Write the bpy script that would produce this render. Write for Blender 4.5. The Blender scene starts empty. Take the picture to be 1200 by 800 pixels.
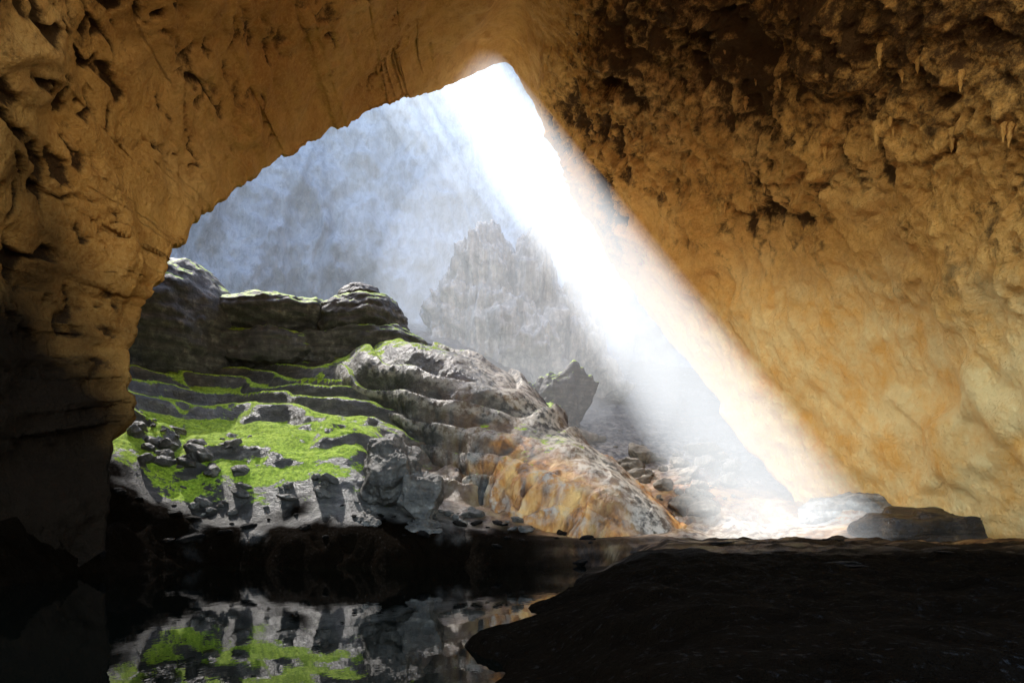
import bpy, math, random
import numpy as np
from mathutils import Vector, Matrix, Quaternion
random.seed(7); rng=np.random.default_rng(7)
C=bpy.context.scene.collection
EYE=3.0; F=800.0
def P(px,py,d): return np.array([(px-600)/F*d, d, EYE+(630-py)/F*d])

# ---------------- noise ----------------
def _h(ix,iy,iz,seed):
    n=(ix.astype(np.int64)*374761393+iy.astype(np.int64)*668265263+iz.astype(np.int64)*1274126177+seed*974634777)&0xffffffff
    n=((n^(n>>13))*1274126177)&0xffffffff
    n=((n^(n>>16))*2246822519)&0xffffffff
    n=n^(n>>15)
    return (n&0xffffff)/float(0xffffff)
def vn(p,seed=0):
    i=np.floor(p); f=p-i; i=i.astype(np.int64); u=f*f*f*(f*(f*6-15)+10)
    r=0
    for dx in (0,1):
        wx=u[:,0] if dx else 1-u[:,0]
        for dy in (0,1):
            wy=u[:,1] if dy else 1-u[:,1]
            for dz in (0,1):
                wz=u[:,2] if dz else 1-u[:,2]
                r=r+wx*wy*wz*_h(i[:,0]+dx,i[:,1]+dy,i[:,2]+dz,seed)
    return r*2-1
ROT=np.array([[0.36,0.48,-0.8],[-0.8,0.6,0],[0.48,0.64,0.6]])
def fbm(p,octv=4,seed=0,gain=0.5,lac=2.03):
    a=1;s=0;q=p.copy();t=0
    for o in range(octv):
        s=s+a*vn(q,seed+o*17);t+=a;a*=gain;q=(q@ROT)*lac+3.7
    return s/t*1.6
def ridged(p,octv=4,seed=0,gain=0.5):
    a=1;s=0;q=p.copy();t=0
    for o in range(octv):
        s=s+a*(1-np.abs(vn(q,seed+o*13))*2);t+=a;a*=gain;q=q*2.07+1.3
    return s/t
def worley(p,seed=0):
    i=np.floor(p).astype(np.int64); b1=np.full(len(p),9.);b2=np.full(len(p),9.)
    for dx in(-1,0,1):
        for dy in(-1,0,1):
            for dz in(-1,0,1):
                c=i+np.array([dx,dy,dz])
                o=np.stack([_h(c[:,0],c[:,1],c[:,2],seed+k) for k in(1,2,3)],1)
                d=np.sqrt(((c+o-p)**2).sum(1))
                nb=np.minimum(b1,d); b2=np.minimum(b2,np.maximum(b1,d)); b1=nb
    return b1,b2
def sstep(a,b,x):
    t=np.clip((x-a)/(b-a),0,1); return t*t*(3-2*t)

# ---------------- mesh helpers ----------------
def obj_from(name,V,Fc,mat,smooth=True,attrs=None,**props):
    me=bpy.data.meshes.new(name); V=np.asarray(V,dtype=np.float64)
    Fc=np.asarray(Fc)
    me.vertices.add(len(V)); me.vertices.foreach_set('co',V.ravel())
    k=Fc.shape[1]
    me.loops.add(Fc.size); me.loops.foreach_set('vertex_index',Fc.ravel().astype(np.int32))
    me.polygons.add(len(Fc)); me.polygons.foreach_set('loop_start',np.arange(0,Fc.size,k,dtype=np.int32))
    me.update(calc_edges=True); me.validate()
    if smooth: me.polygons.foreach_set('use_smooth',np.ones(len(me.polygons),dtype=bool))
    if attrs:
        for n,a in attrs.items():
            at=me.attributes.new(n,'FLOAT','POINT'); at.data.foreach_set('value',np.asarray(a,dtype=np.float32))
    me.materials.append(mat)
    o=bpy.data.objects.new(name,me); C.objects.link(o)
    for k2,v in props.items(): o[k2]=v
    return o
def grid_faces(r,c,flip=False):
    a=np.arange((r-1)*(c-1)); i=a//(c-1); j=a%(c-1); v=i*c+j
    f=np.stack([v,v+1,v+c+1,v+c],1)
    return f[:,::-1] if flip else f
def grid_normals(G):
    du=np.gradient(G,axis=0); dv=np.gradient(G,axis=1)
    n=np.cross(du,dv); return n/(np.linalg.norm(n,axis=2,keepdims=True)+1e-9)

# ---------------- materials ----------------
class M:
    def __init__(s,name):
        s.m=bpy.data.materials.new(name); s.m.use_nodes=True; s.t=s.m.node_tree; s.n=s.t.nodes; s.l=s.t.links
        s.b=s.n['Principled BSDF']
        s.geo=s.n.new('ShaderNodeNewGeometry')
    def link(s,a,b): s.l.new(a,b)
    def noise(s,scale,det=5,rough=0.6,vec=None,stretch=None,dist=0.0):
        n=s.n.new('ShaderNodeTexNoise'); n.inputs['Scale'].default_value=scale; n.inputs['Detail'].default_value=det
        n.inputs['Roughness'].default_value=rough; n.inputs['Distortion'].default_value=dist
        v=vec or s.geo.outputs['Position']
        if stretch:
            mp=s.n.new('ShaderNodeMapping'); mp.inputs['Scale'].default_value=stretch; s.link(v,mp.inputs['Vector']); v=mp.outputs[0]
        s.link(v,n.inputs['Vector']); return n.outputs['Fac']
    def ramp(s,fac,stops):
        r=s.n.new('ShaderNodeValToRGB'); e=r.color_ramp.elements
        while len(e)<len(stops): e.new(0.5)
        for i,(p,c) in enumerate(stops):
            e[i].position=p; e[i].color=(c[0],c[1],c[2],1) if not isinstance(c,(int,float)) else (c,c,c,1)
        s.link(fac,r.inputs[0]); return r.outputs[0]
    def mix(s,fac,a,b,mode='MIX'):
        n=s.n.new('ShaderNodeMix'); n.data_type='RGBA'; n.blend_type=mode
        for sock,v in ((n.inputs[0],fac),(n.inputs[6],a),(n.inputs[7],b)):
            if isinstance(v,(int,float)): sock.default_value=v
            elif isinstance(v,tuple): sock.default_value=(*v,1)
            else: s.link(v,sock)
        return n.outputs[2]
    def math(s,op,a,b=0.0,clamp=False):
        n=s.n.new('ShaderNodeMath'); n.operation=op; n.use_clamp=clamp
        for sock,v in ((n.inputs[0],a),(n.inputs[1],b)):
            if isinstance(v,(int,float)): sock.default_value=v
            else: s.link(v,sock)
        return n.outputs[0]
    def attr(s,name):
        n=s.n.new('ShaderNodeAttribute'); n.attribute_name=name; return n.outputs['Fac']
    def mrange(s,v,a,b,c=0,d=1):
        n=s.n.new('ShaderNodeMapRange'); n.interpolation_type='SMOOTHSTEP'
        n.inputs[1].default_value=a;n.inputs[2].default_value=b;n.inputs[3].default_value=c;n.inputs[4].default_value=d
        s.link(v,n.inputs[0]); return n.outputs[0]
    def nz(s):
        x=s.n.new('ShaderNodeSeparateXYZ'); s.link(s.geo.outputs['Normal'],x.inputs[0]); return x.outputs[2]
    def bump(s,h,dist,strength=1.0,prev=None):
        b=s.n.new('ShaderNodeBump'); b.inputs['Distance'].default_value=dist; b.inputs['Strength'].default_value=strength
        s.link(h,b.inputs['Height'])
        if prev: s.link(prev,b.inputs['Normal'])
        s.link(b.outputs[0],s.b.inputs['Normal']); return b.outputs[0]
    def fin(s,col,rough=0.85,spec=0.3):
        s.link(col,s.b.inputs['Base Color'])
        if isinstance(rough,(int,float)): s.b.inputs['Roughness'].default_value=rough
        else: s.link(rough,s.b.inputs['Roughness'])
        if isinstance(spec,(int,float)): s.b.inputs['Specular IOR Level'].default_value=spec
        else: s.link(spec,s.b.inputs['Specular IOR Level'])
        return s.m

def mat_cave():
    m=M('ochre_limestone')
    n1=m.noise(0.06,5,0.6); n2=m.noise(0.5,6,0.68); n3=m.noise(3.0,5,0.7)
    col=m.ramp(n1,[(0.3,(0.50,0.215,0.042)),(0.5,(0.67,0.325,0.075)),(0.7,(0.82,0.45,0.135))])
    col=m.mix(m.ramp(n2,[(0.42,0.0),(0.72,0.65)]),col,(0.36,0.13,0.025))
    col=m.mix(m.ramp(n3,[(0.42,0.0),(0.7,0.4)]),col,(0.88,0.49,0.15))
    pit=m.attr('pit')
    dk=m.math('ADD',m.math('MULTIPLY',pit,1.0),m.math('MULTIPLY',m.math('SUBTRACT',m.noise(0.8,7,0.78),0.5),2.4))
    col=m.mix(m.mrange(dk,0.22,0.98,0,0.95),col,(0.05,0.022,0.008))
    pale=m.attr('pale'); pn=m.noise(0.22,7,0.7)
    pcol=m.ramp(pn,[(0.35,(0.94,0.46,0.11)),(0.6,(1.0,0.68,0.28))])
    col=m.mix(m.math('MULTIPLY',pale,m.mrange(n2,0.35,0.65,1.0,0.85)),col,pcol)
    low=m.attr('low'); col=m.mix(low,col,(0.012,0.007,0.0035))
    b=m.bump(n2,1.0,0.9); b=m.bump(n3,0.3,0.9,b)
    return m.fin(col,0.9,0.05)
def mosscol(m):
    return m.ramp(m.noise(2.2,5,0.75),[(0.3,(0.07,0.13,0.008)),(0.5,(0.28,0.41,0.02)),(0.72,(0.60,0.72,0.08))])
def mat_terrain(name='wet_limestone_ground',mossn=3.2,lines=(0.18,0.18,1.6),od=5):
    m=M(name)
    n2=m.noise(0.9,6,0.66); n3=m.noise(5,5,0.7)
    strata=m.noise(0.6,4,0.6,stretch=lines,dist=0.5)
    col=m.ramp(n2,[(0.3,(0.036,0.031,0.024)),(0.55,(0.115,0.10,0.079)),(0.75,(0.31,0.27,0.215))])
    col=m.mix(m.ramp(strata,[(0.42,0.7),(0.6,0.0)]),col,(0.024,0.020,0.016))
    ocol=m.ramp(m.noise(0.55,od,0.55,stretch=(1,1,0.25),dist=0.4),[(0.34,(0.10,0.036,0.011)),(0.48,(0.56,0.22,0.042)),(0.64,(0.90,0.52,0.17))])
    col=m.mix(m.attr('ochre'),col,ocol)
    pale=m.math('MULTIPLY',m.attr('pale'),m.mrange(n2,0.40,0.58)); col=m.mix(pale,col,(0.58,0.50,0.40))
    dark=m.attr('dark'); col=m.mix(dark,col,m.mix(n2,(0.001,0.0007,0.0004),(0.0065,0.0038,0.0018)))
    ma=m.attr('moss')
    mm=m.math('MULTIPLY',ma,m.mrange(m.nz(),0.38,0.82))
    mm=m.mrange(m.math('ADD',mm,m.math('MULTIPLY',m.math('SUBTRACT',m.noise(0.55,7,0.8,stretch=(0.6,1,1)),0.5),mossn)),0.44,0.57)
    mm=m.math('MULTIPLY',mm,m.mrange(ma,0.05,0.35))
    col=m.mix(mm,col,mosscol(m))
    b=m.bump(n2,0.7,0.9); b=m.bump(n3,0.2,0.9,b)
    r=m.mix(mm,m.mix(dark,(0.38,0.38,0.38),(0.7,0.7,0.7)),(0.95,0.95,0.95))
    sp=m.mix(dark,(0.5,0.5,0.5),m.mix(m.mrange(n3,0.57,0.7),(0.002,0.002,0.002),(0.06,0.06,0.06)))
    return m.fin(col,r,sp)
def mat_rock(name,dark,mid,light,moss=0.0,spec=0.35,rough=0.6,vertical=False,st=0.7):
    m=M(name)
    n2=m.noise(0.8,6,0.66); n3=m.noise(4,5,0.7); strata=m.noise(0.7,4,0.6,stretch=(1.2,1.2,0.12) if vertical else (0.2,0.2,2.2),dist=0.3)
    col=m.ramp(n2,[(0.3,dark),(0.55,mid),(0.78,light)])
    col=m.mix(m.ramp(strata,[(0.42,st),(0.6,0.0)]),col,tuple(c*0.45 for c in dark))
    if moss>0:
        mm=m.mrange(m.math('ADD',m.mrange(m.nz(),0.55,0.9,0,moss),m.math('MULTIPLY',m.math('SUBTRACT',m.noise(0.35,5,0.7),0.5),1.8)),0.45,0.62)
        col=m.mix(mm,col,mosscol(m))
    b=m.bump(n2,0.6,0.9); b=m.bump(n3,0.15,0.9,b)
    return m.fin(col,rough,spec)
def mat_cliff():
    m=M('haze_tinted_cliff')  # blue-grey, low-contrast colour paints distance haze into the cliff
    n1=m.noise(0.018,4,0.5,stretch=(1,1,0.6)); st=m.noise(0.22,6,0.66,stretch=(1,1,0.16),dist=0.4); n3=m.noise(0.5,8,0.74,stretch=(1,1,0.6))
    col=m.ramp(n1,[(0.36,(0.15,0.156,0.17)),(0.5,(0.21,0.218,0.236)),(0.64,(0.29,0.298,0.315))])
    col=m.mix(m.ramp(st,[(0.46,0.0),(0.68,0.35)]),col,(0.40,0.41,0.43))
    col=m.mix(m.ramp(n3,[(0.40,0.6),(0.54,0.0)]),col,(0.10,0.106,0.12))
    b=m.bump(st,1.5,0.7); b=m.bump(n3,0.9,0.9,b)
    return m.fin(col,0.9,0.05)
def mat_water():
    m=M('still_dark_water')
    m.b.inputs['Base Color'].default_value=(0.001,0.0015,0.001,1); m.b.inputs['Roughness'].default_value=0.01
    m.b.inputs['IOR'].default_value=1.4; m.b.inputs['Specular IOR Level'].default_value=0.45
    m.bump(m.noise(0.7,4,0.55,stretch=(1,0.5,1)),0.014,0.45)
    return m.m
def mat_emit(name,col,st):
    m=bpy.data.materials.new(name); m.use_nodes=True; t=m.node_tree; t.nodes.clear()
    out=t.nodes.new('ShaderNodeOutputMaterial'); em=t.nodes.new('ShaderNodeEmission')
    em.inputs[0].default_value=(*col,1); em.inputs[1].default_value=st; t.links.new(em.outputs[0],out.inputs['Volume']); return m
MC=mat_cave(); MT=mat_terrain(); MCL=mat_cliff(); MW=mat_water()
MRG=mat_rock('grey_limestone',(0.035,0.030,0.023),(0.11,0.093,0.072),(0.30,0.265,0.21),st=0.5,rough=0.5)
MRM=mat_rock('mossy_limestone',(0.045,0.041,0.036),(0.12,0.108,0.092),(0.32,0.29,0.25),moss=0.86,st=0.5)
MRD=mat_rock('dark_wet_rock',(0.002,0.0015,0.001),(0.008,0.0055,0.0035),(0.03,0.02,0.011),rough=0.7,spec=0.08)
MRP=mat_rock('pale_limestone',(0.11,0.09,0.065),(0.28,0.23,0.17),(0.55,0.48,0.38),rough=0.8,st=0.35)
MRW=mat_rock('sun_painted_wet_limestone',(0.10,0.09,0.075),(0.40,0.36,0.30),(0.72,0.66,0.57),rough=0.35,st=0.6,spec=0.6)  # slab colour brightened to stand in for sunlight on it
MRC=mat_rock('weathered_pale_curtain_rock',(0.20,0.20,0.19),(0.38,0.375,0.355),(0.58,0.57,0.535),rough=0.9,spec=0.1,vertical=True,st=0.5)
MRB=mat_rock('dark_glossy_brown_rock',(0.012,0.007,0.003),(0.05,0.027,0.010),(0.22,0.125,0.045),rough=0.32,spec=0.5)

# ---------------- terrain ----------------
ctrl=[(-120,520,50),(0,545,54),(90,552,60),(140,590,70),(250,624,72),(400,631,72),(560,633,72),(740,632,73),(900,628,76),
(250,606,77.5),(330,599,78),(430,597,78),(200,582,78),(160,505,84),(130,440,96),(150,412,110),
(300,540,84),(420,532,84),(240,508,89),(330,495,92),(425,498,93),(250,465,103),(350,455,103),(440,452,104),
(180,408,120),(300,408,122),(400,404,122),(470,408,120),(520,420,118),
(560,480,108),(610,525,100),(660,565,93),(710,598,86),(755,622,80),
(490,594,80),(500,540,92),(545,580,84),(580,614,78),(630,626,77),(690,628,77),
(640,560,112),(700,520,125),(800,560,108),(760,505,135),(850,603,86),(650,490,135),(800,590,90),(900,560,115),(950,570,105),
(950,612,80),(1020,606,80),(1100,606,70),(1200,602,62),(1300,590,56),(1050,595,90),(1100,560,98),
(100,370,135),(300,375,145),(500,390,150),(600,420,150),(750,450,165),(900,480,150),(300,370,190),(600,400,200),(900,420,200)]
W=np.array([P(*c) for c in ctrl])
def tpsU(r2): return 0.5*r2*np.log(r2+1e-9)
xy=W[:,:2]; n=len(xy)
K=tpsU(((xy[:,None]-xy[None])**2).sum(2))+np.eye(n)*2.0
A=np.zeros((n+3,n+3)); A[:n,:n]=K; A[:n,n]=1;A[n,:n]=1;A[:n,n+1:]=xy;A[n+1:,:n]=xy.T
sol=np.linalg.solve(A,np.concatenate([W[:,2],[0,0,0]]))
def tps(x,y):
    out=np.zeros(len(x))
    for i in range(n): out+=sol[i]*tpsU((x-xy[i,0])**2+(y-xy[i,1])**2)
    return out+sol[n]+sol[n+1]*x+sol[n+2]*y
MM=P(340,535,84)
def height(x,y):
    x=np.asarray(x,float).ravel(); y=np.asarray(y,float).ravel()
    p2=np.stack([x,y,0*x],1)
    far=np.clip(tps(np.clip(x,-95,95),np.clip(y,40,215)),-3,75)
    mound=np.exp(-(((x-MM[0])/11)**2+((y-MM[1])/6)**2)**2)
    ps=p2*np.array([0.5,1,1])
    warp=fbm(ps/12,4,5)*1.3+x*0.02
    step=4.4; k=(far/step)+warp; fl=np.floor(k); fr=k-fl
    ter=(fl+sstep(0.60,0.95,fr)-warp)*step+0.14*np.minimum(fr/0.60,1)*step
    k2=(far/1.5)+warp*2.5+fbm(ps/3,4,6)*0.9; ter2=(np.floor(k2)+sstep(0.6,1.0,k2-np.floor(k2))-(k2-far/1.5))*1.5
    right=sstep(2,14,x-(100-y)*0.55)
    patch=0.85+0.15*sstep(-0.4,0.2,fbm(p2/9,3,15))
    tw=sstep(80,86,y)*(1-0.8*right)*patch
    t1=0.76*(1-0.5*mound)
    f=far*(1-tw)+tw*(t1*ter+0.24*ter2+(0.76-t1)*far)+mound*1.2
    rub=(1-0.4*mound)*(0.25+0.75*sstep(96,84,y)+0.5*right)
    f=f+sstep(72,82,y)*(fbm(p2/5,5,8)*0.8+ridged(p2/7,4,18)*0.5*patch)*rub
    b1,b2=worley(ps/3.6+fbm(p2/6,2,3)[:,None]*0.4,12)
    f=f+sstep(80,85,y)*(b2-b1-0.3)*(0.6+0.8*right)*rub
    xs=np.interp(y,[-30,8,12,19,30,45,60,72],[-3,-2.4,-2.0,-1.8,0.3,3.8,8,12])+fbm(p2/5,4,40)*1.0
    bank=0.55*sstep(0,1.2,x-xs)+0.45*sstep(0.8,6,x-xs)
    bh=1.3+0.016*np.clip(y,0,70)+fbm(p2/9,4,50)*0.4
    kk=bh/0.35+fbm(p2/5,4,51)*1.3; bh=0.3*bh+0.7*((np.floor(kk)+sstep(0.7,1,kk-np.floor(kk)))-(kk-bh/0.35))*0.35
    bh=bh+fbm(p2/1.6,4,52)*0.16+ridged(p2/3.5,4,53)*0.12+sstep(40,60,y)*ridged(p2*np.array([.4,1,1])/5,4,57)*0.5
    near=-1.6+(bh+1.6)*bank
    xl=np.interp(y,[-30,10,30,50,62],[-26,-26,-28,-31,-33])+fbm(p2/6,4,41)*2.5
    lb=sstep(0,7,xl-x); near=near+lb*(5.0+ridged(p2/6,4,61)*1.5)
    w=sstep(69.5,75,y+fbm(p2/4,5,70)*2.0)
    return near*(1-w)+f*w
ys=np.concatenate([np.linspace(-300,-45,20),np.linspace(-40,4,20),np.linspace(4.2,62,240),np.linspace(62.2,135,450),np.linspace(135.5,215,100),np.linspace(225,900,20)])
s=np.linspace(-1,1,640)
hw=np.interp(ys,[-300,-40,0,215,900],[260,120,46,136,821])
GX=s[None,:]*hw[:,None]; GY=np.repeat(ys[:,None],len(s),1)
Z=height(GX,GY).reshape(GX.shape)
Z=np.where(GY<-4,Z*(1-sstep(-4,-12,GY))+sstep(-4,-12,GY)*(1.5+0.04*(-GY-12)),Z)
V=np.stack([GX,GY,Z],2).reshape(-1,3)
def blob(px,py,d,rx,ry):
    c=P(px,py,d); return np.exp(-(((V[:,0]-c[0])/rx)**2+((V[:,1]-c[1])/ry)**2))
moss=np.clip(1.65*blob(340,535,85,12,7)+1.4*blob(185,470,90,10,14)+1.5*blob(215,410,116,18,10)+1.5*blob(420,440,110,17,10)+1.3*blob(300,440,106,22,14)+0.5*blob(640,520,95,4,5),0,1.25)
moss*=sstep(77,81,V[:,1]+fbm(V/3,3,31)*1.5)
ochre=np.clip(1.0*blob(680,585,83,9,8)+0.5*blob(600,520,94,9,8)+0.6*blob(780,560,100,16,14)+0.7*blob(1150,600,68,14,10)+0.5*blob(1000,590,85,12,10),0,1)
pale=np.clip(0.5*blob(720,520,115,18,18)+0.7*blob(600,480,102,8,8)+1.0*blob(940,612,79,16,7)+0.6*blob(700,570,87,5,6),0,1)  # landing spot of the shaft paled, a painted pool of light
dark=np.clip(1-sstep(75,79.5,V[:,1]+fbm(V/3.5,5,9)*3.2)*1.0,0,1)  # near-black colour paints shade over the foreground floor and banks
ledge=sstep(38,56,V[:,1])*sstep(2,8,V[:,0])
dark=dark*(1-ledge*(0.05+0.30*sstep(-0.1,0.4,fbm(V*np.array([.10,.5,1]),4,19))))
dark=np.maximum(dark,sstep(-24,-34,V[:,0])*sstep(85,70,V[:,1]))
dark=dark*(1-0.97*np.clip(1.6*blob(940,612,79,16,6.5),0,1))  # near-black lifted where the light pool is painted
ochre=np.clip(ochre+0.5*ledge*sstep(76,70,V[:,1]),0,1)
beh=sstep(-2,-10,V[:,1]); dark=dark*(1-beh); ochre=np.clip(ochre+beh,0,1); pale=pale+beh*1.0  # unseen ground behind camera, paled to bounce warm light onto the walls
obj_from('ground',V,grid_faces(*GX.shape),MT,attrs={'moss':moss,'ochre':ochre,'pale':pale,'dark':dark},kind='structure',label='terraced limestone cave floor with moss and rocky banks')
VV=np.array([[-60,-8,0],[45,-8,0],[45,80,0],[-60,80,0]],float)
obj_from('water',VV,np.array([[0,1,2,3]]),MW,smooth=False,kind='structure',label='still dark cave pool reflecting mossy rocks')

# ---------------- draped ridge ----------------
rc=np.array([P(*c) for c in [(405,432,120),(480,404,114),(552,418,108),(612,466,100),(660,512,93),(708,558,86),(748,596,81),(785,644,77)]])
ns,na=600,300
tq=np.linspace(0,len(rc)-1,ns); cr=np.stack([np.interp(tq,range(len(rc)),rc[:,k]) for k in range(3)],1)
ker=np.hanning(71);ker/=ker.sum()
for k in range(3): cr[:,k]=np.convolve(np.pad(cr[:,k],35,mode='edge'),ker,'valid')
tan=np.gradient(cr,axis=0); tan[:,2]=0; tan/=np.linalg.norm(tan,axis=1,keepdims=True)
side=np.stack([tan[:,1],-tan[:,0],0*tan[:,0]],1)
ang=np.linspace(-1,1,na)
prof_w=np.interp(tq/(len(rc)-1),[0,0.3,0.7,1],[12,15,12,7]); prof_h=np.interp(tq/(len(rc)-1),[0,0.3,0.75,1],[11,20,14,6])
RG=np.zeros((ns,na,3))
for j,a in enumerate(ang):
    x=np.sign(a)*np.abs(np.sin(a*np.pi/2))**0.85; z=np.cos(a*np.pi/2)**0.8
    RG[:,j]=cr+side*(x*prof_w)[:,None]; RG[:,j,2]=cr[:,2]-prof_h*(1-z)
sa=np.cumsum(np.concatenate([[0],np.linalg.norm(np.diff(cr,axis=0),axis=1)]))
S=np.repeat(sa[:,None],na,1).ravel(); Aa=np.tile(ang,ns); zero=0*S
rp_=RG.reshape(-1,3); rn=grid_normals(RG); cenr=cr[:,None,:]-np.array([0,0,8.]); rn*=np.sign(((RG-cenr)*rn).sum(2,keepdims=True)); rn=rn.reshape(-1,3)
t01=S/sa[-1]
fl=ridged(np.stack([S/3.8+fbm(rp_/7,3,2)*0.9,Aa*0.9,zero],1),3,301)
fl2=ridged(np.stack([S/1.5+fbm(rp_/5,3,2)*1.0,Aa*1.2,zero],1),2,311)
kz=(rp_[:,2]+S*0.22)/3.4+fbm(rp_/24,3,5)*1.2; fz=kz-np.floor(kz); lz=sstep(0,0.85,fz)*sstep(1.0,0.95,fz)
lam=0.25+0.75*sstep(-0.35,0.35,fbm(rp_/11,3,12))
foot=sstep(0.5,0.75,t01)
dR=(fl*1.3+fl2*0.45)*np.clip(np.abs(Aa)*1.8-0.25,0.02,1)*(0.15+0.85*foot)+lz*1.15*lam*(1-0.6*foot)+fbm(rp_/3.4,6,303,gain=0.56)*0.20+fbm(rp_/11,3,304)*1.3
rv=rp_+rn*dR[:,None]
r_ochre=np.clip(sstep(0.60,0.76,t01+fbm(rv/4,4,6)*0.16)*sstep(0.05,0.4,np.abs(Aa))*(0.55+0.45*sstep(-0.1,0.5,fl))+0.15*sstep(0.3,0.6,t01)*sstep(-0.2,0.3,fbm(rv/4,3,16)),0,1)
r_pale=np.clip(sstep(0.35,0.0,np.abs(Aa+0.05))*1.1*sstep(0.25,0.5,t01)+0.45*sstep(0.6,0.9,lz)*lam+0.45*foot*sstep(0.3,0.7,fl),0,1)*0.9  # painted highlights: crest, layer edges and flute ribs paled
r_moss=np.clip(sstep(0.50,0.15,t01)*0.75+0.35*sstep(0.48,0.58,t01)*sstep(0.85,0.7,t01),0,1)
MRR=mat_terrain('draped_limestone',mossn=2.2,lines=(0.5,0.5,0.9),od=3)
rg_=obj_from('limestone_ridge',rv,grid_faces(ns,na),MRR,attrs={'moss':r_moss,'ochre':r_ochre,'pale':r_pale,'dark':np.clip(0.72*sstep(0.74,0.45,t01)*sstep(0.05,-0.4,Aa)+0.45*foot*sstep(0.1,-0.4,fl)*sstep(0.1,0.4,np.abs(Aa)),0,1)})
rg_['label']='long draped limestone ridge with orange streaked foot beside pool'; rg_['category']='rock formation'

# ---------------- cave shell ----------------
rim=[(0.0,985,650,92),(0.06,935,590,95),(0.12,868,500,102),(0.20,784,400,108),(0.28,724,315,112),(0.36,686,240,115),(0.43,655,178,117),
(0.475,624,116,117),(0.50,594,70,118),(0.53,550,90,113),(0.57,500,109,106),(0.61,450,126,98),(0.66,380,157,90),(0.72,300,202,80),(0.78,240,245,72),
(0.83,203,290,67),(0.88,172,350,64),(0.92,154,430,62),(0.945,156,480,62),(0.965,138,520,61),(1.0,116,650,60)]
rt=np.array([r[0] for r in rim]); rp=np.array([P(*r[1:]) for r in rim])
NU=760; th=np.linspace(0,1,NU)
R=np.stack([np.interp(th,rt,rp[:,k]) for k in range(3)],1)
ker=np.hanning(15);ker/=ker.sum()
for k in range(3): R[:,k]=np.convolve(np.pad(R[:,k],7,mode='edge'),ker,'valid')
jn=fbm(np.stack([th*55,0*th,0*th],1),5,55,gain=0.6); R[:,0]+=jn*1.0*sstep(0.8,0.88,th)
jn2=fbm(np.stack([th*90,0*th+3,0*th],1),5,56,gain=0.6); R[:,2]+=jn2*0.7*sstep(0.53,0.58,th)*sstep(0.92,0.85,th)
phi=np.pi*th
def arch(y,hwid,ht,cx):
    c=np.cos(phi); sn=np.clip(np.sin(phi),0,1)
    return np.stack([cx+hwid*np.sign(c)*np.abs(c)**0.9, y+np.zeros(NU), -6+(ht+6)*sn**0.8],1)
A1=arch(42,42,57,4)
cover=sstep(0.66,0.52,th)*sstep(0.18,0.38,th)  # unseen roof part, shaped to shade one side and let sky in
A2=arch(36-18*cover,44,58,4); A3=arch(35-44*cover,46,54,4)
cen=np.array([-2,95,25.])
outw=R-cen; outw[:,1]=0; outw/=np.linalg.norm(outw,axis=1,keepdims=True)
rows=[]
for a,b in ((60,9),(35,7),(20,5),(10,4),(5,3),(2.5,2.4)): rows.append(R+outw*a+np.array([0,b,0]))
for a,b in ((1.2,1.6),(0.4,0.8)): rows.append(R+outw*a+np.array([0,b,0]))
for t in np.linspace(0,1,290):
    rows.append(R*(1-t)+A1*t+outw*np.sin(np.pi*t)*2.5)
for t in np.linspace(0,1,60)[1:]: rows.append(A1*(1-t)+A2*t)
for t in np.linspace(0,1,14)[1:]: rows.append(A2*(1-t)+A3*t)
G=np.stack(rows,0); Nn=grid_normals(G)
inward=np.array([0,60,25.])-G; sg=np.sign((Nn*inward).sum(2,keepdims=True)); Nn=Nn*np.sign(np.median(sg))
pp=G.reshape(-1,3); nv=Nn.reshape(-1,3)
rowi=np.repeat(np.arange(G.shape[0]),NU).astype(float)
inw=sstep(0,14,rowi); inw2=sstep(8,40,rowi); thv=np.tile(th,G.shape[0])
right=sstep(0.50,0.40,thv); leftm=1-right
wp=pp+np.stack([fbm(pp/12,3,80),fbm(pp/12,3,81),fbm(pp/12,3,82)],1)*4
wp2=pp+np.stack([fbm(pp/5,4,83),fbm(pp/5,4,84),fbm(pp/5,4,85)],1)*3
elev=(pp[:,2]-EYE)/np.maximum(pp[:,1],8)
upper=sstep(0.33,0.58,elev+fbm(pp/9,4,101)*0.13)*right*inw
lowr=right*sstep(0.42,0.28,elev)
rimq=np.where(leftm>0.5,inw2,inw)
d=fbm(wp/14,4,90)*2.0*(0.35+0.65*rimq)*inw*(1-0.45*lowr) + fbm(wp/4.5,6,91,gain=0.58)*(0.36+0.2*upper-0.10*lowr)*(0.45+0.55*inw)
rdg=ridged(wp2*np.array([1,1,0.6])/8,5,7,gain=0.6); b3,b4=worley(wp2*np.array([1,1,0.5])/1.7,9)
rdg2=ridged(wp2*np.array([1,1,0.7])/1.4,4,8,gain=0.6)
var=0.5+0.5*sstep(-0.3,0.3,fbm(pp/8,3,140))
d+=upper*(rdg*3.0+((0.5-b3)*1.3+rdg2*0.5)*var)
d+=right*sstep(0.1,0.5,fbm(pp/16,4,99))*1.1
stk=fbm(pp*np.array([0.9,0.9,0.10]),5,120); band=sstep(0.16,0.36,elev)*right*(1-upper*0.6)*inw
d+=band*stk*0.5
qc=np.stack([(pp[:,0]+pp[:,2])*0.07,pp[:,1]*0.04,(pp[:,0]-pp[:,2])*0.24],1)
crk=np.abs(fbm(qc+fbm(pp/9,3,70)[:,None]*0.2,4,71)); crack=leftm*inw2*sstep(0.05,0.0,crk)*sstep(-0.15,0.2,fbm(pp/11,2,72))
d-=crack*0.7
pm=fbm(pp/20,3,95)
q=pp@np.array([[0.9,0.2,0.6],[0.1,0.35,0.1],[-0.4,0.1,0.6]]).T; c1,c2=worley(q/1.9+fbm(pp/4,3,4)[:,None]*0.7,15)
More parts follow.
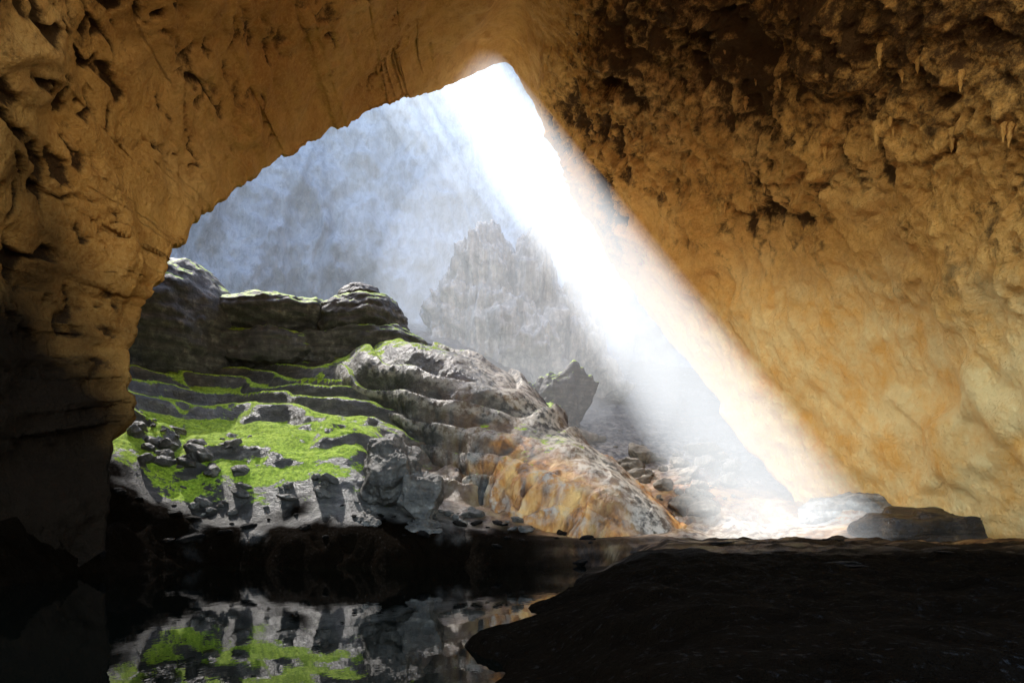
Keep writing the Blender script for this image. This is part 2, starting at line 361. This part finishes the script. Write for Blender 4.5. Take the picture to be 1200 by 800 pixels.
reg=np.clip(sstep(-10,-30,pp[:,0])*sstep(64,46,pp[:,1])*sstep(0.15,0.4,elev)+sstep(0.82,0.9,thv)*0.4,0,1)
mask=np.clip(sstep(0.2,0.7,pm)*0.4+reg,0,1)*inw2*leftm
pit=mask*sstep(0.46,0.24,c1+0.12*fbm(pp/2,3,5))
d-=pit*1.1
pit_and_shadeR=upper*(0.18+0.75*sstep(0.32,-0.34,rdg+0.4*(0.5-b3))+0.38*var*sstep(0.45,0.75,b3))+upper*0.55*sstep(0.52,0.76,elev)+band*0.35*sstep(0.12,0.45,stk)
pit=np.clip(pit*1.6+pit_and_shadeR+crack*0.9+leftm*0.5*sstep(0.58,0.8,elev)*sstep(-0.38,-0.7,pp[:,0]/np.maximum(pp[:,1],8)),0,1.3)  # also carries painted shade: hollows and upper corners darkened in the colour
newp=pp+nv*d[:,None]
pale=right*sstep(0.46,0.26,elev+fbm(pp/13,3,130)*0.05)*sstep(32,50,pp[:,1])*sstep(-0.02,0.02,elev)  # glow painted in: lower right wall paled to look more brightly lit
# shade painted into the colour, deepening towards the foot of the left wall
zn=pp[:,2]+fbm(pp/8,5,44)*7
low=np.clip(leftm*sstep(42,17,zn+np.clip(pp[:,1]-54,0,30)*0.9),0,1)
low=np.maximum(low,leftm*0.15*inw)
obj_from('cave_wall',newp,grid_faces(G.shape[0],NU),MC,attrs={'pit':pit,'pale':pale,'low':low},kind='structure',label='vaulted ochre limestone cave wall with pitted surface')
shellV=newp; shellF=grid_faces(G.shape[0],NU)

# ---------------- cliff ring with unseen sun windows cut in ----------------
SA=P(915,612,74); SB=P(548,85,118); sd=(SB-SA)/np.linalg.norm(SB-SA)
path=np.array([(-150,40),(-125,120),(-95,165),(-55,192),(0,203),(45,190),(70,155),(74,118),(78,60)],float)
seg=np.concatenate([[0],np.cumsum(np.linalg.norm(np.diff(path,axis=0),axis=1))])
U=np.linspace(0,seg[-1],700)
pxy=np.stack([np.interp(U,seg,path[:,k]) for k in(0,1)],1)
ker=np.hanning(61);ker/=ker.sum()
for k in (0,1): pxy[:,k]=np.convolve(np.pad(pxy[:,k],30,mode='edge'),ker,'valid')
top=np.interp(U/seg[-1],[0,0.55,0.66,1],[225,225,150,90])  # unseen upper cliff raised to block the sun
zz=np.linspace(0,1,330)
CG=np.zeros((330,700,3)); CG[:,:,0]=pxy[None,:,0];CG[:,:,1]=pxy[None,:,1]; CG[:,:,2]=-5+zz[:,None]*(top[None,:]+5)
N2=grid_normals(CG); inward=np.array([0,110,60.])-CG; N2*=np.sign((N2*inward).sum(2,keepdims=True))
cp=CG.reshape(-1,3); cn=N2.reshape(-1,3)
dd=fbm(cp*np.array([1,1,0.6])/26,5,200)*7+ridged((cp+fbm(cp/15,3,9)[:,None]*4)*np.array([1,1,0.24])/10,4,201)*2.6+fbm(cp*np.array([1,1,.7])/5,5,203,gain=0.6)*1.4
cp2=cp+cn*dd[:,None]
fc=grid_faces(330,700); cc=cp2[fc].mean(1)
hx=np.array([sd[1],-sd[0],0]);hx/=np.linalg.norm(hx); up=np.cross(sd,hx); up*=np.sign(up[2])
uu=cc@hx; vv=cc@up; uv=np.stack([uu,vv,0*uu],1); wn=fbm(uv/5,4,400)*2.6
keep=np.ones(len(fc),bool)
ppx=600+cc[:,0]/np.maximum(cc[:,1],1)*F; ppy=630-(cc[:,2]-EYE)/np.maximum(cc[:,1],1)*F
visible=(ppx>170)&(ppx<760)&(ppy>45)
for (a,b,dd_,rad,wob) in [(915,612,74,8.5,0.3),(345,535,84,13,1.6),(190,490,88,8,1),(215,412,114,11,1),(320,375,124,12,1),(430,435,108,10,1),(590,460,104,8,1),(690,555,88,7,1),(740,545,112,10,1),(460,545,78,6,1),(985,590,85,8,0.3)]:  # unseen openings added to drop sun patches on chosen spots
    c=P(a,b,dd_); r=np.hypot(uu-c@hx,vv-c@up)
    keep&=~((r+wn*wob<rad)&(cc[:,2]>85)&(~visible))
obj_from('cliff',cp2,fc[keep],MCL,kind='structure',label='sheer pale grey limestone cliff with vertical flutes')

# ---------------- rocks ----------------
def ico(sub):
    import bmesh
    bm=bmesh.new(); bmesh.ops.create_icosphere(bm,subdivisions=sub,radius=1.0)
    v=np.array([q.co[:] for q in bm.verts]); f=np.array([[q.index for q in p.verts] for p in bm.faces]); bm.free(); return v,f
ICO={k:ico(k) for k in (4,5,6,7)}
def rock_shape(sub,dims,seed,facets=14,strata=0.0,flute=0.0,rough=1.0,boxy=0.0,jag=0.0,sa=0.035,taper=0.0):
    v,f=ICO[sub]; v=v.copy(); r=np.random.default_rng(seed)
    if boxy>0:
        m=np.abs(v).max(1,keepdims=True); v=v*(1-boxy)+v/m*boxy*0.85
    for i in range(facets):
        nn=r.normal(size=3); nn/=np.linalg.norm(nn); dd=r.uniform(0.58,0.9)
        t=v@nn-dd; v-=np.where(t>0,t*0.9,0)[:,None]*nn
    if taper>0: v[:,:2]*=(1-taper*np.clip(v[:,2:3]+0.2,0,1.2)/1.2)
    dims=np.array(dims)/2; p=v*dims; L=min(dims.mean(),2.2*dims.min())
    nrm=v/np.linalg.norm(v,axis=1,keepdims=True)
    p=p+nrm*(fbm(p/(L*0.7)+seed,6,seed,gain=0.55)*L*0.16*rough)[:,None]
    if jag>0:
        p[:,2]+=ridged(p*np.array([1,1,0.15])/(L*0.35)+seed,5,seed+5,gain=0.6)*L*jag*np.clip(nrm[:,2]+0.3,0,1)
        p=p+nrm*np.array([1,1,0])*(ridged(p*np.array([1,1,0.3])/(L*0.3),5,seed+6,gain=0.6)*L*jag*0.4)[:,None]
    if strata>0:
        k=p[:,2]/strata+fbm(p/(L*1.5),3,seed+3)*0.8; fr=k-np.floor(k)
        s_=(sstep(0,0.35,fr)*sstep(1,0.6,fr)-0.5); w_=0.3+0.7*sstep(-0.3,0.4,fbm(p/(L*.8),3,seed+4))
        p[:,:2]*=(1+sa*s_*w_)[:,None]
    if flute>0:
        an=np.arctan2(p[:,1],p[:,0]); rr=fbm(np.stack([np.cos(an)*5,np.sin(an)*5,p[:,2]/(L*1.0)],1),5,seed+9)
        p[:,:2]*=(1+flute*rr)[:,None]
    return p,f
def rock(name,label,cat,base,dims,mat,seed,sub=5,rot=0,group=None,**kw):
    p,f=rock_shape(sub,dims,seed,**kw)
    o=obj_from(name,p,f,mat); o.location=(base[0],base[1],base[2]+dims[2]*0.5); o.rotation_euler=(0,0,rot)
    o['label']=label;o['category']=cat
    if group:o['group']=group
    return o
def feat(name,label,cat,a,b,t,bo,d,depth,mat,seed,**kw):
    base=P((a+b)/2,bo,d).copy(); w=(b-a)/F*d; h=(bo-t)/F*d; dims=(w*1.12,depth,h*1.25); base[2]-=dims[2]*0.14
    return rock(name,label,cat,base,dims,mat,seed,**kw)
feat('rock_mound','big dark rounded layered limestone dome with mossy top','rock',120,270,312,460,116,26,MRM,511,sub=6,strata=2.2,facets=2,rough=0.9,boxy=0.05,sa=0.04)
feat('boulder','small dark rounded rock perched on a dome','rock',196,238,307,334,116,7,MRG,512,facets=4)
feat('rock_slab','wide low flat limestone slab with mossy top','rock',228,410,357,404,124,26,MRM,513,sub=6,strata=1.9,facets=2,rough=1.0,boxy=0.22,sa=0.04)
feat('rock_slab','low layered ledge under the mossy slab','rock',205,372,392,432,118,20,MRM,514,sub=6,strata=1.9,facets=2,rough=1.0,boxy=0.2,sa=0.04)
feat('rock_slab','low layered ledge stepping down from the slabs','rock',330,488,388,430,118,18,MRM,517,sub=6,strata=1.9,facets=2,rough=1.0,boxy=0.2,sa=0.04)
feat('rock_mound','dark rounded limestone slab on layered terrace','rock',374,468,352,412,121,17,MRM,515,sub=6,strata=1.9,facets=2,rough=0.9,boxy=0.15,sa=0.04)
feat('rock_slab','dark flat cap rock on a rounded dome','rock',392,452,341,370,121,10,MRG,516,sub=5,facets=4,rough=0.8,boxy=0.2)
feat('rock_slab','low dim sloping outcrop with mossy top','rock',545,715,440,560,132,20,MRM,715,sub=6,facets=14,rough=2.0,boxy=0.15,jag=0.12,taper=0.35)
feat('boulder','rounded brown rock resting beside ridge','rock',575,622,448,490,120,9,MRP,16,facets=10)
feat('boulder','big grey pyramid shaped boulder above pool','boulder',425,498,505,592,80,8,MRG,18,sub=6,facets=18,rough=1.5)
feat('boulder','grey wedge boulder with flat lit top','boulder',460,522,556,608,78.5,6,MRG,19,sub=6,facets=14,rough=1.4)
PG='ragged crags below the cliff'
for i,(a,b,t,bo,d) in enumerate([(458,536,390,480,158),(494,556,350,480,156),(518,582,300,490,154),(536,608,252,500,155),(584,664,305,500,153),(620,730,350,520,154)]):
    feat('limestone_pinnacle','ragged pale limestone crag veiled by glowing haze','rock formation',a-6,b+6,t+8,bo,d,18,MRC,640+i,sub=6,facets=14,rough=2.4,jag=0.34,boxy=0.1,flute=0.10,taper=0.45,group=PG)
feat('rock_slab','long low rounded slab with colour brightened as if sunlit','rock',942,1150,583,628,84,12,MRW,33,sub=6,facets=2,rough=1.2,boxy=0.25)
feat('rock_slab','long low dark glossy brown slab beside wall','rock',1010,1600,592,640,70,9,MRB,24,sub=6,facets=2,rough=1.3,boxy=0.5)
feat('boulder','grey angular boulder at pool edge','boulder',395,470,602,642,77.5,6,MRG,26,sub=6,facets=12,rough=1.4)
feat('boulder','grey angular boulder at pool edge','boulder',455,530,606,642,77,6,MRG,27,sub=6,facets=12,rough=1.4)
vars_=[]
for k in range(8):
    vars_.append(rock_shape(4,(2,2*random.uniform(.7,1.2),random.uniform(1.0,1.6)),100+k,facets=22,rough=1.3,boxy=0.2))
def scatter(nm,label,cat,group,mat,count,region,size,seed,flatten=1.0,sink=0.25):
    r=np.random.default_rng(seed); meshes=[]
    for k,(p,f) in enumerate(vars_):
        o=obj_from(nm,p,f,mat); meshes.append(o.data); bpy.data.objects.remove(o)
    for i in range(count):
        px=r.uniform(region[0],region[1]); d=r.uniform(region[2],region[3]); x=(px-600)/F*d
        z=height([x],[d])[0]; s=size[0]+(size[1]-size[0])*r.random()**2.5
        o=bpy.data.objects.new(nm,meshes[i%8]); C.objects.link(o)
        o.location=(x,d,z+s*0.6*flatten*(1-sink*2)); o.scale=(s*r.uniform(.8,1.5),s*r.uniform(.8,1.2),s*flatten*r.uniform(.6,1.2)); o.rotation_euler=(r.uniform(-.4,.4)*flatten,r.uniform(-.4,.4)*flatten,r.uniform(0,6.28))
        o['label']=label;o['category']=cat;o['group']=group
scatter('boulder','pale broken limestone boulder on scree slope','boulder','boulders on the scree slope',MRP,110,(640,860,84,130),(0.4,3.2),1)
scatter('boulder','grey angular boulder on mossy slope','boulder','boulders on the mossy slope',MRG,45,(155,300,80,90),(0.4,2.0),2,sink=0.35)
scatter('boulder','grey angular boulder at foot of slope','boulder','boulders at the foot of slope',MRG,60,(210,640,77,81),(0.3,1.5),3,sink=0.35)
scatter('boulder','dark wet boulder on pool bank','boulder','dark boulders on the pool bank',MRD,45,(120,720,73,78),(0.3,1.3),4,sink=0.4,flatten=0.7)
scatter('rock_slab','dark flat wet slab on cave floor','rock','dark slabs on the cave floor',MRD,18,(640,1180,30,64),(0.6,1.8),5,flatten=0.22,sink=0.35)

# ---------------- stalactites ----------------
from mathutils.bvhtree import BVHTree
bvh=BVHTree.FromPolygons([tuple(v) for v in shellV],[tuple(int(i) for i in f) for f in shellF])
sm=[]
for k in range(5):
    nr,nt=14,10; vs=[];r=np.random.default_rng(300+k)
    for i in range(nr):
        t=i/(nr-1); rad=0.6*(1-t)**0.8*(1+0.15*math.sin(t*19+k))+0.03
        for j in range(nt):
            a=2*math.pi*j/nt; rr=rad*(1+0.15*r.normal()); vs.append((rr*math.cos(a),rr*math.sin(a),1.3-t*3.0))
    fs=[(i*nt+j,i*nt+(j+1)%nt,(i+1)*nt+(j+1)%nt,(i+1)*nt+j) for i in range(nr-1) for j in range(nt)]
    o=obj_from('stalactite',vs,np.array(fs)[:,::-1],MC); sm.append(o.data); bpy.data.objects.remove(o)
cnt=0;tries=0
while cnt<26 and tries<5000:
    tries+=1
    px=random.uniform(830,1200); py=random.uniform(60,260)
    dr=Vector(((px-600)/F,1,(630-py)/F)).normalized()
    h=bvh.ray_cast(Vector((0,0,EYE)),dr,300)
    if h[0] is None: continue
    nn=h[1]
    if nn.dot(dr)>0: nn=-nn
    if nn.z>-0.75: continue
    o=bpy.data.objects.new('stalactite',sm[cnt%5]); C.objects.link(o); s_=random.uniform(0.3,0.7)
    o.location=h[0]; o.scale=(s_*0.9,s_*0.9,s_*random.uniform(0.6,1.3)); o.rotation_euler=(random.uniform(-.08,.08),random.uniform(-.08,.08),random.uniform(0,6))
    o['label']='short ochre stalactite hanging from cave wall';o['category']='stalactite';o['group']='stalactites hanging from the cave wall'
    cnt+=1

# ---------------- glowing volumes: emission imitates the sun shaft and haze ----------------
MIST_GLOWS={}
def spindle(A,B,rw,rd,strength,off=(0,0),ends=(0.0,0.0),color=(0.95,0.98,1.0),label='self-glowing volume imitating a sunlit shaft falling to cave floor',ta=1.0,tb=1.0):
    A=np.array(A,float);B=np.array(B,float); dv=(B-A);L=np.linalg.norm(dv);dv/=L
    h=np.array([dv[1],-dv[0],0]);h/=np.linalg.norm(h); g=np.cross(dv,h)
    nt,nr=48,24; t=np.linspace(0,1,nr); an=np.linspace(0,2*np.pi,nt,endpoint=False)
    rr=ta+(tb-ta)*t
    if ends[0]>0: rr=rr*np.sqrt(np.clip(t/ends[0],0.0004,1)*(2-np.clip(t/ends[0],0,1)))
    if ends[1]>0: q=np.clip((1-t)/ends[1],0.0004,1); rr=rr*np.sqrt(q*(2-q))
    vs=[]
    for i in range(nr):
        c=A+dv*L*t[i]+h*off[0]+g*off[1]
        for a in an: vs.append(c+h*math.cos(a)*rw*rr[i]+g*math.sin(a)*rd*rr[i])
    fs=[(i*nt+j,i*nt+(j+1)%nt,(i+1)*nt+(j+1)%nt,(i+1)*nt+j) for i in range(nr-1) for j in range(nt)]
    me=bpy.data.meshes.new('mist_glow'); me.from_pydata([tuple(v) for v in vs],[],fs+[tuple(range(nt))[::-1],tuple(range((nr-1)*nt,nr*nt))]); me.update()
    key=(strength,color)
    if key not in MIST_GLOWS: MIST_GLOWS[key]=mat_emit('glowing_mist',color,strength)
    me.materials.append(MIST_GLOWS[key]); o=bpy.data.objects.new('mist_glow',me); C.objects.link(o); o['kind']='stuff'; o['label']=label
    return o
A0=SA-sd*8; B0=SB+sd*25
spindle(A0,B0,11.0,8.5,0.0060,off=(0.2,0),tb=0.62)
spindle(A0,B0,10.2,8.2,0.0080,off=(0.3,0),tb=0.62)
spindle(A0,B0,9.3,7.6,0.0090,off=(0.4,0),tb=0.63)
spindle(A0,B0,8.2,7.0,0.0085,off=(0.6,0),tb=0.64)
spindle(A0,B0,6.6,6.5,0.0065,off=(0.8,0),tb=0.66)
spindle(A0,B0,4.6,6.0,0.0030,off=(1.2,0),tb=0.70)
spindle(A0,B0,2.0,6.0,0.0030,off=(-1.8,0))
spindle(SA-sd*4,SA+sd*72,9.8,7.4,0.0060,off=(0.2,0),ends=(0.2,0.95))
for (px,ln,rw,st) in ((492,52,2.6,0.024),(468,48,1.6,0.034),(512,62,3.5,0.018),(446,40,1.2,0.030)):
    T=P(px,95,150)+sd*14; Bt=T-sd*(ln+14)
    spindle(Bt,T,rw,3.5,st,ends=(0.8,0),color=(0.88,0.94,1.0),label='faint glowing volume imitating a daylight ray in front of cliff')
def ell(c,r,st,col):  # haze painted as emission, it glows by itself
    v,f=ICO[4]; o=obj_from('mist_glow',v*np.array(r)+c,f,mat_emit('glowing_haze',col,st)); o['kind']='stuff'; o['label']='self-glowing pale haze hanging in the sunken valley'
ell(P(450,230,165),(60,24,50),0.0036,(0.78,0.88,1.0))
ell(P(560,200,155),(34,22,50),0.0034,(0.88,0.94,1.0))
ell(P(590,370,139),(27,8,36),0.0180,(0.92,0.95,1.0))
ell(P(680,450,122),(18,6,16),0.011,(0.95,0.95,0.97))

# ---------------- light, world, camera ----------------
w=bpy.data.worlds.new('World'); bpy.context.scene.world=w; w.use_nodes=True
bg=w.node_tree.nodes['Background']; sk=w.node_tree.nodes.new('ShaderNodeTexSky'); sk.sky_type='NISHITA'; sk.sun_disc=False
el=math.asin(sd[2]); az=math.atan2(sd[0],sd[1]); sk.sun_elevation=el; sk.sun_rotation=az
w.node_tree.links.new(sk.outputs[0],bg.inputs[0]); bg.inputs[1].default_value=1.25
sl=bpy.data.lights.new('Sun','SUN'); sl.energy=5; sl.angle=math.radians(0.5); sl.color=(1,0.95,0.88)
so=bpy.data.objects.new('Sun',sl); C.objects.link(so); so.rotation_mode='QUATERNION'; so.rotation_quaternion=Vector(sd).to_track_quat('Z','Y'); so.location=(0,0,100)
cam=bpy.data.cameras.new('Camera'); cam.lens=24; cam.sensor_width=36; cam.shift_y=(630-400)/1200; cam.clip_end=2000
co=bpy.data.objects.new('Camera',cam); C.objects.link(co); co.location=(0,0,EYE); co.rotation_euler=(math.pi/2,0,0)
sc=bpy.context.scene; sc.camera=co; sc.view_settings.view_transform='Standard'; sc.view_settings.look='None'; sc.view_settings.exposure=0
